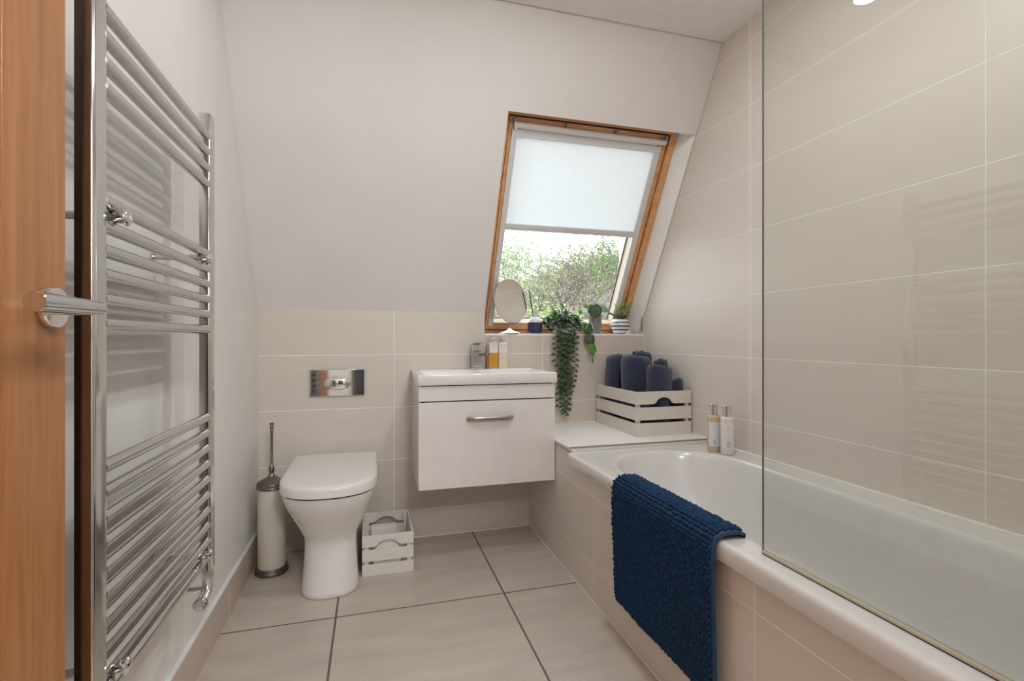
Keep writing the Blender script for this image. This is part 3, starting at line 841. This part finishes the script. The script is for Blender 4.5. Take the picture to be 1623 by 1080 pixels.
# inner sash faces, sky light put into a paler pine colour
b = MB(); W(1.3190, 1.3205, -.107, .868, .105, .152, b); W(.612, .6135, -.107, .868, .105, .152, b); W(.612, 1.3205, -.107, -.1055, .092, .152, b); b.build('sash_lit_faces', M['pinelit'], win)
b = MB(); W(1.3165, 1.3205, -.107, .868, .146, .152, b); W(.612, .616, -.107, .868, .146, .152, b); W(.612, 1.3205, -.107, -.103, .146, .152, b); b.build('gasket', M['rubber'], win)
b = MB(); W(1.3125, 1.3145, -.103, .868, .148, .152, b); b.build('gasket', M['plastic'], win)
b = MB(); W(.612, 1.3205, -.107, .868, .152, .158, b); b.build('window_pane', M['glass'], win, smooth=False)
# roller blind with side channels
bl = MB(); W(.6155, 1.3175, .432, .872, .0905, .0912, bl); bl = bl.build('roller_blind', M['blind'], win, smooth=False)
b = MB(); W(.594, .6205, -.122, .862, .080, .098, b); W(1.3125, 1.3425, -.122, .862, .080, .098, b); b.build('side_channel', M['alu'], win, bevel=.002)
b = MB(); W(.594, 1.3425, .829, .862, .078, .0985, b); b.build('top_channel', M['alu'], win, bevel=.002)
b = MB(); W(.6205, 1.3125, .406, .437, .081, .094, b); W(.6205, 1.3125, .4195, .4225, .079, .082, b); b.build('pull_bar', M['alu'], bl, bevel=.002)
b = MB(); b.loft([[(x, .880 + .0125 * math.cos(a) , -.070 + .011 * math.sin(a)) for a in [2 * PI * k / 14 for k in range(14)]] for x in (.597, 1.352)]); b.build('blind_cassette', M['aluw'], win)
b = MB()
for x in (.603, .846, 1.093, 1.352): W(x - .007, x + .007, .872, .909, .066, .089, b)
b.build('cassette_bracket', M['plastic'], win, bevel=.003)

# ------------------------------------------------------------------ things on the sill
mi = thing('vanity_mirror', 'round tilting chrome-footed mirror at the left end of the window sill', 'mirror', (.690, 2.487, SILL))
b = MB(); b.lathe([(0, 0), (.055, 0), (.056, .003), (.050, .007), (.030, .012), (.012, .019), (.006, .027), (0, .027)], n=40); b.build('foot', M['chrome2'], mi)
b = MB(); b.tube([(0, 0, .020), (0, .004, .05), (-.006, -.018, .075)], .004, 12); b.build('stem', M['chrome'], mi)
nrm = Vector((.46, -.88, .09)).normalized()
q = Vector((0, 0, 1)).rotation_difference(nrm).to_matrix().to_4x4()
b = MB(Matrix.Translation((-.004, -.044, .166)) @ q); b.lathe([(0, -.006), (.112, -.006), (.1155, -.003), (.1155, .002), (.1135, .003), (0, .003)], n=64); b.build('rim', M['chrome2'], mi)
b = MB(Matrix.Translation((-.004, -.044, .166)) @ q); b.lathe([(0, .0032), (.1125, .0032), (.1125, .0036), (0, .0036)], n=64); b.build('mirror_glass', M['mirror'], mi)

df = thing('reed_diffuser', 'small navy and white glazed bottle with dark reeds, next to the mirror', 'diffuser', (.826, 2.478, SILL))
b = MB(); b.lathe([(0, 0), (.034, 0), (.0385, .004), (.039, .02), (.0385, .058)], n=36); b.loft([[(.0385 * math.cos(2 * PI * i / 36), .0385 * math.sin(2 * PI * i / 36), .058) for i in range(36)]] * 2, cap0=False, cap1=False)
b.build('bottle', M['bottlen'], df)
b = MB(); b.lathe([(.0385, .0575), (.036, .066), (.028, .077), (.017, .086), (.0125, .089), (.0135, .094), (.0135, .104), (.011, .104), (.010, .09), (0, .089)], n=36); b.build('shoulder', M['bottlew'], df)
for (x0, y0, x1, y1, z, r) in ((.0, 0, -.034, -.004, .225, .0032), (.002, .002, .052, .006, .205, .0016)):
    b = MB(); b.tube([(x0, y0, .03), (x1, y1, z)], r, 8); b.build('reed', M['reed'], df)

def leaf(mb, p, d, up, L, w, bend=.25, fold=.25):
    """six-vertex folded leaf from p along d"""
    d = Vector(d).normalized(); up = Vector(up); side = d.cross(up)
    if side.length < 1e-3: side = d.cross(Vector((1, 0, 0)))
    side.normalize(); nn = side.cross(d).normalized(); p = Vector(p)
    m1 = p + d * L * .35; m2 = p + d * L * .7 - nn * L * bend * .4; tip = p + d * L - nn * L * bend
    vs = [p, m1 + side * w * .5 + nn * w * fold, m1 - side * w * .5 + nn * w * fold, m1, m2 + side * w * .42 + nn * w * fold * .8, m2 - side * w * .42 + nn * w * fold * .8, m2, tip]
    mb.add([tuple(v) for v in vs], [(0, 3, 1), (0, 2, 3), (3, 6, 4, 1), (2, 5, 6, 3), (6, 7, 4), (5, 7, 6)])

ivy = thing('trailing_plant', 'long trailing small-leaved ivy spilling from the sill down the tiled wall', 'plant', (.980, 2.505, SILL))
b = MB(); b.lathe([(0, 0), (.030, 0), (.038, .055), (.036, .055), (.030, .045), (0, .045)], n=24); b.build('pot', M['zinc'], ivy)
lf = [MB(), MB(), MB()]; st = MB(); r3 = random.Random(11)
for k in range(17):        # hanging strands
    x0 = r3.uniform(-.068, .065); ln = r3.choice([.10, .15, .2, .26, .30, .34, .40, .44]) if k > 4 else (.455, .47, .43, .36, .38)[k]
    xe = -.012 + x0 * .50 + r3.uniform(-.014, .014)
    path = [(x0 * .4, 0, .05), (x0 * .9, -.035, .075), (x0, -.062, .035)]
    m = max(3, int(ln / .02))
    for i in range(1, m + 1):
        u = i / m
        path.append((x0 + (xe - x0) * u + .006 * math.sin(u * 9 + k), -.078 - .004 * math.sin(u * 7 + k) - (k % 3) * .007, .03 - ln * u))
    st.tube(path, .0011, 5)
    P = [Vector(p) for p in path]
    tot = sum((P[i + 1] - P[i]).length for i in range(len(P) - 1)); cnt = int(tot / .0145)
    for j in range(cnt):
        t_ = j / cnt * tot; i = 0
        while i < len(P) - 2 and t_ > (P[i + 1] - P[i]).length: t_ -= (P[i + 1] - P[i]).length; i += 1
        tg = (P[i + 1] - P[i]).normalized(); p = P[i] + tg * t_
        sd = 1 if j % 2 else -1
        d = Vector((sd * r3.uniform(.5, 1), r3.uniform(-.6, .05), r3.uniform(-.55, .25)))
        m_ = lf[0] if (p.z < 0 or r3.random() < .45) else lf[1]
        if p.z > .04 and r3.random() < .12: m_ = lf[2]
        leaf(m_, p, d, (r3.uniform(-.4, .4), -1, r3.uniform(.0, .8)), r3.uniform(.021, .032), r3.uniform(.012, .017))
for k in range(430):       # bushy head
    a = r3.uniform(0, 2 * PI); rr_ = math.sqrt(r3.random()); x = .100 * rr_ * math.cos(a); y = -.025 + .05 * rr_ * math.sin(a)
    z = .045 + (.078 * math.sqrt(max(0, 1 - rr_ * rr_))) * r3.uniform(.2, 1) - .02 * r3.random()
    if y > -.0: z = min(z, .10)
    d = Vector((x * 8 + r3.uniform(-.6, .6), y * 4 - .4 + r3.uniform(-.6, .4), r3.uniform(-.3, .9)))
    m_ = lf[1] if r3.random() < .55 else (lf[2] if (r3.random() < .35 and z > .07) else lf[0])
    leaf(m_, (x, y, z), d, (0, -.6, 1), r3.uniform(.022, .034), r3.uniform(.012, .017))
for (x, z) in ((-.09, .01), (.075, .085), (.095, .06), (-.06, .11), (.0, .135), (.09, .02)):
    st.tube([(x * .4, -.02, .06), (x * .8, -.03, z * .8 + .02), (x, -.035, z)], .001, 5)
    for q_ in range(5): leaf(lf[2] if z > .05 else lf[0], (x * (.6 + .1 * q_), -.033, z * (.75 + .06 * q_) + .01), (r3.uniform(-1, 1), -.4, r3.uniform(-.3, 1)), (0, -1, .5), .024, .012)
b = lf[0]; b.build('foliage', M['leaf'], ivy, fix=False); lf[1].build('foliage', M['leafgrey'], ivy, fix=False); lf[2].build('foliage', M['leafbright'], ivy, fix=False)
st.build('stems', M['stem'], ivy)

pp = thing('potted_plant', 'round-leaved pilea style plant in a grey metal pot, one stem hanging over the sill', 'plant', (1.180, 2.492, SILL))
pp['label'] = 'large round-leaved plant in a grey metal pot, one stem hanging over the sill'
b = MB(); b.lathe([(0, 0), (.029, 0), (.0295, .004), (.031, .006), (.0305, .010), (.0315, .013), (.0365, .098), (.038, .100), (.038, .104), (.0355, .104), (.034, .092), (0, .092)], n=32); b.build('pot', M['zinc'], pp)
b = MB(); b.lathe([(0, .0925), (.0335, .0925), (.02, .096), (0, .097)], n=24); b.build('soil', M['soil'], pp)
def round_leaf(name, mat_, parent, c, nrm, r, axis_down=(0, 0, -1), notch=.25, cup=.12, wid=.92):
    nn = Vector(nrm).normalized(); dn = Vector(axis_down); dn = (dn - nn * dn.dot(nn)).normalized(); sd = nn.cross(dn)
    vs = [Vector(c) - nn * r * cup]; n = 28; rings = 3
    for k in range(1, rings + 1):
        for i in range(n):
            a = 2 * PI * i / n
            rad_ = 1 - notch * math.exp(-((math.atan2(math.sin(a - PI), math.cos(a - PI))) / .28) ** 2) + .10 * math.exp(-(math.atan2(math.sin(a), math.cos(a)) / .3) ** 2)
            u = k / rings * rad_
            vs.append(Vector(c) + (dn * math.cos(a) + sd * math.sin(a) * wid) * r * u + nn * r * (-cup * (1 - (k / rings) ** 2) - .06 * abs(math.cos(a)) * k / rings))
    fs = [(0, 1 + i, 1 + (i + 1) % n) for i in range(n)]
    for k in range(rings - 1):
        for i in range(n):
            a = 1 + k * n; fs.append((a + i, a + n + i, a + n + (i + 1) % n, a + (i + 1) % n))
    b = MB(); b.add([tuple(v) for v in vs], fs)
    o = b.build(name, mat_, parent, fix=False)
    m = o.modifiers.new('thick', 'SOLIDIFY'); m.thickness = .0008
    return o
st = MB()
def rl(px_x, z, y, r, nrm, mat_, down=(0, 0, -1), wid=.92, notch=.25):
    round_leaf('leaf', mat_, pp, (px_x, y, z), nrm, r, down, wid=wid, notch=notch)
rl(-.022, .128, -.040, .0385, (-.15, -1, .25), M['leaf'], (.15, 0, -1), 1.05, .32)
rl(.048, .138, -.005, .026, (.1, -.8, .5), M['leafteal'], (1, 0, -.4))
rl(.084, .108, -.030, .018, (.1, -.7, .7), M['leaf'], (1, 0, -.5), .45, .05)
rl(-.072, .112, -.030, .030, (0, -.42, 1), M['leafteal'], (-1, 0, 0), .7)
rl(-.104, .116, -.035, .013, (0, -1, .4), M['leafbright'], (-.5, 0, -1))
rl(-.064, .168 - .02, -.02, .014, (0, -.9, .5), M['leafbright'], (0, 0, 1))
rl(-.010, .165, -.02, .018, (0, -.7, .7), M['leafteal'], (0, 0, 1), .8)
rl(-.094, .040, -.062, .026, (-.6, -1, .3), M['leafbright'], (-.4, 0, -1), .8)
rl(-.074, .026, -.068, .034, (.1, -1, .2), M['leaf'], (-.1, 0, -1), .85)
rl(-.046, .050, -.060, .034, (.75, -.6, .35), M['leafedge'], (-.5, 0, -1), .5, .05)
rl(-.078, -.026, -.080, .029, (-.2, -1, .1), M['leaf'], (-.15, 0, -1), .8)
rl(-.050, -.030, -.076, .027, (.5, -.9, .1), M['leaf'], (.1, 0, -1), .6)
rl(-.056, -.082, -.084, .030, (.2, -1, .1), M['leafbright'], (-.1, 0, -1), .85)
rl(-.052, -.140, -.080, .019, (.8, -.5, .1), M['leaf'], (0, 0, -1), .35, .05)
st.tube([(0, 0, .09), (-.028, -.035, .100), (-.055, -.058, .075), (-.062, -.070, .02), (-.064, -.074, -.04), (-.054, -.078, -.10), (-.052, -.079, -.125)], .0019, 8)
st.tube([(0, 0, .09), (-.02, -.03, .115)], .0015, 6); st.tube([(0, 0, .09), (.03, -.003, .13), (.05, -.005, .135), (.08, -.028, .115)], .0015, 6)
st.tube([(0, 0, .09), (-.05, -.02, .11), (-.10, -.033, .112)], .0013, 6); st.tube([(0, 0, .09), (-.01, -.01, .16)], .0013, 6)
st.build('stems', M['stemg'], pp)

sp = thing('potted_plant', 'small spiky pale green plant in a round navy and white striped pot', 'plant', (1.338, 2.505, SILL))
b = MB(); b.lathe([(0, 0), (.031, 0), (.034, .003), (.046, .020), (.0535, .042), (.053, .056), (.047, .072), (.040, .081), (.037, .083), (.034, .082), (.034, .076), (0, .076)], n=44); b.build('pot', M['stripe'], sp)
b = MB(); b.lathe([(0, .0765), (.0335, .0765), (.015, .081), (0, .082)], n=20); b.build('soil', M['soil'], sp)
st = MB(); l1 = MB(); l2 = MB(); r4 = random.Random(5)
for (x, y, z) in ((-.030, -.010, .135), (-.012, -.02, .150), (.008, -.012, .130), (.030, -.015, .155), (.046, -.02, .165), (.018, -.03, .118), (-.038, -.02, .158), (.052, -.01, .128), (0, -.03, .172)):
    st.tube([(x * .3, y * .3, .076), (x * .75, y * .8, .076 + (z - .076) * .55), (x, y, z)], [.003, .0024, .0016], 7)
    for j in range(42):
        u = r4.uniform(.35, 1.0); p = Vector((x * (.45 + .55 * u), y * (.45 + .55 * u), .08 + (z - .08) * u)); a = r4.uniform(0, 2 * PI)
        d = Vector((math.cos(a), math.sin(a) * .8 - .15, r4.uniform(.1, 1.1)))
        leaf(l2 if r4.random() < .16 else l1, p, d, (0, 0, 1), r4.uniform(.016, .028), r4.uniform(.004, .0065), .15, .3)
l1.build('foliage', M['succ'], sp, fix=False); l2.build('foliage', M['succp'], sp, fix=False); st.build('stems', M['stem'], sp)

# ------------------------------------------------------------------ downlights and added fill lights
def downlight(label, x, y, e, side_fill=0):
    t = thing('downlight', label, 'ceiling light', (x, y, CEIL), 0, 'recessed ceiling downlights')
    b = MB(); b.lathe([(.030, -.004), (.043, -.003), (.044, 0), (.030, .0)], n=32); b.build('bezel', M['aluw'], t)
    b = MB(); b.lathe([(0, -.0026), (.030, -.0026), (.030, -.001), (0, -.001)], n=32); b.build('lens', M['lamp'], t)
    L = bpy.data.lights.new('downlight_beam', 'AREA'); L.shape = 'DISK'; L.size = .07; L.energy = e; L.color = (.955, .985, 1)
    o = bpy.data.objects.new('downlight_beam', L); COL.objects.link(o); o.location = (x, y, CEIL - .006)
    if side_fill:      # unseen point light added to brighten the sloping wall and ceiling
        L = bpy.data.lights.new('added_side_fill', 'POINT'); L.energy = side_fill; L.color = (.955, .985, 1); L.shadow_soft_size = .03
        o = bpy.data.objects.new('added_side_fill', L); COL.objects.link(o); o.location = (x, y, CEIL - .045)
downlight('recessed ceiling downlight over the toilet side of the room', -.154, 1.389, .9)
downlight('recessed ceiling downlight over the middle of the room', .70, 1.10, 6.0, 1.5)
downlight('recessed ceiling downlight just inside the door', .50, .40, 6.0, 1.3)
L = bpy.data.lights.new('hall_fill', 'POINT'); L.energy = 70; L.color = (.955, .985, 1); L.shadow_soft_size = .14  # fill light added beyond the doorway to brighten the room
o = bpy.data.objects.new('hall_fill', L); COL.objects.link(o); o.location = (.38, -.85, 1.95)
hl = thing('hall_fill_cord', 'cord for the unseen fill light added in the hall outside the door', 'ceiling light', (.38, -.85, 2.4))
b = MB(); b.tube([(0, 0, 0), (0, 0, -.30)], .004, 8); b.build('cord', M['aluw'], hl)

# ------------------------------------------------------------------ outside: hillside and trees
def hill_z(x, y):
    r_ = min(max(y - 7, 0), 75)
    z = -3.2 + r_ * .158 + (x - 21 * y / 80) * .30 * min(1, y / 60) * (1 if x > 21 * y / 80 else .35)
    z += .5 * math.sin(x * .33 + 1) * math.sin(y * .21) * min(1, y / 30) + .25 * math.sin(x * .9) * math.sin(y * .7 + 2) * min(1, y / 40)
    if y > 82: z -= (y - 82) * .5
    return z
b = MB(); NXg, NYg = 70, 60; vs = []; fs = []
for j in range(NYg + 1):
    y = 3.6 + 96 * (j / NYg) ** 1.4
    for i in range(NXg + 1):
        x = -40 + 130 * i / NXg; vs.append((x, y, hill_z(x, y)))
for j in range(NYg):
    for i in range(NXg):
        a = j * (NXg + 1) + i; fs.append((a, a + 1, a + NXg + 2, a + NXg + 1))
b.add(vs, fs)
t = NT('hillside_ground'); n1 = t.noise(.35, 6, rough=.7); n2 = t.noise(3.0, 5, rough=.7)
f = t.math('ADD', t.math('MULTIPLY', n1, .55), t.math('MULTIPLY', n2, .45))
t.l(t.ramp(f, [(.35, (.16, .19, .10, 1)), (.48, (.26, .27, .17, 1)), (.55, (.30, .24, .21, 1)), (.66, (.25, .31, .17, 1))]), t.b.inputs['Base Color']); t.b.inputs['Roughness'].default_value = 1
o = b.build('hillside', t.m, fix=False); struct(o, 'scrubby green and brown hillside rising beyond the window')

LM = {}
for nm, c in dict(pale=(.40, .47, .27, 1), lime=(.42, .50, .20, 1), green=(.24, .34, .14, 1), mauve=(.40, .31, .27, 1), olive=(.30, .33, .17, 1)).items():
    LM[nm] = plain(nm + '_tree_leaves', c, .8, var=.35, vscale=1.5)
bark = plain('grey_brown_bark', (.27, .235, .21, 1), .9, var=.2)
bark2 = plain('dark_bark', (.19, .165, .15, 1), .9, var=.2)
def tree(name, label, x, y, h, w, nleaf, lmat, seed, lsize=.09, depth=6, leafspread=.5, bk=None, lean=0, trunk=.09, cat='tree', split=.42):
    rr = random.Random(seed); z0 = hill_z(x, y) - .1
    t = thing(name, label, cat, (x, y, z0), 0, 'trees on the hillside beyond the window')
    br = MB(); tips = []
    def grow(p, d, L, r, k):
        q = p + d * L
        mid = p + d * L * .5 + Vector((rr.uniform(-1, 1), rr.uniform(-1, 1), rr.uniform(-.5, .5))) * L * .07
        br.tube([p, mid, q], [r, r * .82, r * .66], 5 if k > 3 else 3)
        if k <= 3: tips.append(q); tips.append(mid)
        if k == 0: return
        for c in range(3 if k in (depth, depth - 1, 2) else 2):
            ax = Vector((rr.uniform(-1, 1), rr.uniform(-1, 1), rr.uniform(-1, 1)))
            nd = (d + ax.normalized() * rr.uniform(split, split * 1.9)).normalized()
            nd.z += .10; nd.x *= w; nd.y *= w; nd.normalize()
            grow(q, nd, L * rr.uniform(.66, .84), r * .62, k - 1)
    grow(Vector((0, 0, 0)), Vector((lean, 0, 1)).normalized(), h * .26, trunk, depth)
    br.build('branches', bk or bark, t, fix=False, smooth=False)
    lm = MB()
    for _ in range(nleaf):
        p = rr.choice(tips) + Vector((rr.gauss(0, 1), rr.gauss(0, 1), rr.gauss(0, .8))) * leafspread
        a = Vector((rr.uniform(-1, 1), rr.uniform(-1, 1), rr.uniform(-1, 1))).normalized() * lsize * rr.uniform(.6, 1.3)
        c = a.cross(Vector((rr.uniform(-1, 1), rr.uniform(-1, 1), rr.uniform(-1, 1)))).normalized() * lsize * .6
        lm.add([tuple(p), tuple(p + a * .5 + c), tuple(p + a), tuple(p + a * .5 - c)], [(0, 1, 2, 3)])
    if nleaf: lm.build('foliage', LM[lmat], t, fix=False, smooth=False)
    return t
def at(px, Y):
    r_ = (px - 811.5) / 784; th = math.atan(221.5 / 784); c_, s_ = math.cos(th), math.sin(th)
    return (r_ * c_ + s_) / (c_ - r_ * s_) * Y
tree('leafy_tree', 'airy pale green spring tree at the left of the window view', at(812, 17), 17, 7.0, 1.0, 2300, 'pale', 21, .085, 6, .32, trunk=.08)
tree('leafy_tree', 'second pale green tree rising at the far left edge of the window view', at(784, 15), 15, 5.9, 1.0, 1700, 'pale', 4, .08, 6, .32, trunk=.08)
tree('leafy_tree', 'yellow-green bushy tree low in the middle of the window view', at(848, 14), 14, 4.4, 1.15, 3600, 'lime', 33, .075, 6, .30, trunk=.08)
tree('bare_tree', 'large bare branching tree at the centre right of the window view', at(932, 16), 16, 6.6, 1.3, 500, 'mauve', 12, .05, 7, .35, bk=bark2, trunk=.15, split=.5)
tree('bare_tree', 'bare purplish tree left of the biggest bare tree, beyond the window', at(900, 21), 21, 6.0, 1.3, 1600, 'mauve', 45, .08, 6, .5, trunk=.11, split=.5)
tree('bare_tree', 'tall thin bare tree at the right edge of the window view', at(962, 20), 20, 8.0, 1.2, 800, 'olive', 52, .07, 7, .45, bk=bark2, trunk=.13, split=.5)
tree('leafy_tree', 'fresh green tree on the slope at the right of the window view', at(985, 25), 25, 6.0, 1.2, 3200, 'green', 66, .12, 5, .7, trunk=.12)
tree('leafy_tree', 'olive green tree behind the bare trees beyond the window', at(925, 30), 30, 5.5, 1.4, 4200, 'olive', 71, .14, 5, .9, trunk=.12)
tree('leafy_tree', 'distant green tree behind the pale spring tree beyond the window', at(835, 30), 30, 4.6, 1.4, 3800, 'pale', 88, .14, 5, .9, trunk=.12)
# scrub cover nobody could count
b = MB(); r5 = random.Random(9)
for _ in range(5200):
    y = 16 + 66 * r5.random() ** .8; x = at(r5.uniform(765, 1030), y) + r5.uniform(-2, 2); z = hill_z(x, y); s0 = r5.uniform(.2, .5) * (y / 40)
    for __ in range(6):
        p = Vector((x, y, z)) + Vector((r5.gauss(0, .5), r5.gauss(0, .5), abs(r5.gauss(0, .4)))) * s0 * 2
        a = Vector((r5.uniform(-1, 1), r5.uniform(-1, 1), r5.uniform(-1, 1))).normalized() * s0 * .5; c = a.cross(Vector((r5.uniform(-1, 1), r5.uniform(-1, 1), .3))).normalized() * s0 * .3
        b.add([tuple(p), tuple(p + a * .5 + c), tuple(p + a), tuple(p + a * .5 - c)], [(0, 1, 2, 3)])
t = NT('scrub_leaves'); t.l(t.ramp(t.noise(.25, 4), [(.38, (.22, .27, .12, 1)), (.5, (.36, .33, .22, 1)), (.6, (.38, .29, .25, 1)), (.7, (.33, .41, .2, 1))]), t.b.inputs['Base Color']); t.b.inputs['Roughness'].default_value = 1
o = b.build('hillside_scrub', t.m, fix=False, smooth=False); tag(o, 'mixed green and brown scrub covering the hillside', 'scrub', kind='stuff')

# ------------------------------------------------------------------ world, camera, view
w = bpy.data.worlds.new('overcast'); SC.world = w; w.use_nodes = True
bg = w.node_tree.nodes['Background']; bg.inputs[0].default_value = (.91, .955, 1, 1); bg.inputs[1].default_value = 3.1
cam = bpy.data.cameras.new('camera'); co = bpy.data.objects.new('camera', cam); COL.objects.link(co)
co.location = (0, 0, CAMH)
co.rotation_euler = (PI / 2, 0, -math.atan(221.5 / 784))
cam.sensor_width = 36; cam.lens = 784 / 1623 * 36; cam.shift_y = -3 / 1623; cam.clip_start = .02; cam.clip_end = 500
SC.camera = co
SC.view_settings.view_transform = 'Standard'; SC.view_settings.look = 'None'; SC.view_settings.gamma = 1; SC.view_settings.exposure = .07
SC.view_settings.use_curve_mapping = False
cy = SC.cycles
cy.use_denoising = True
try: cy.denoiser = 'OPENIMAGEDENOISE'
except Exception: pass
cy.max_bounces = 10; cy.diffuse_bounces = 6; cy.glossy_bounces = 6; cy.transparent_max_bounces = 16
cy.sample_clamp_indirect = 6; cy.caustics_reflective = False; cy.caustics_refractive = False
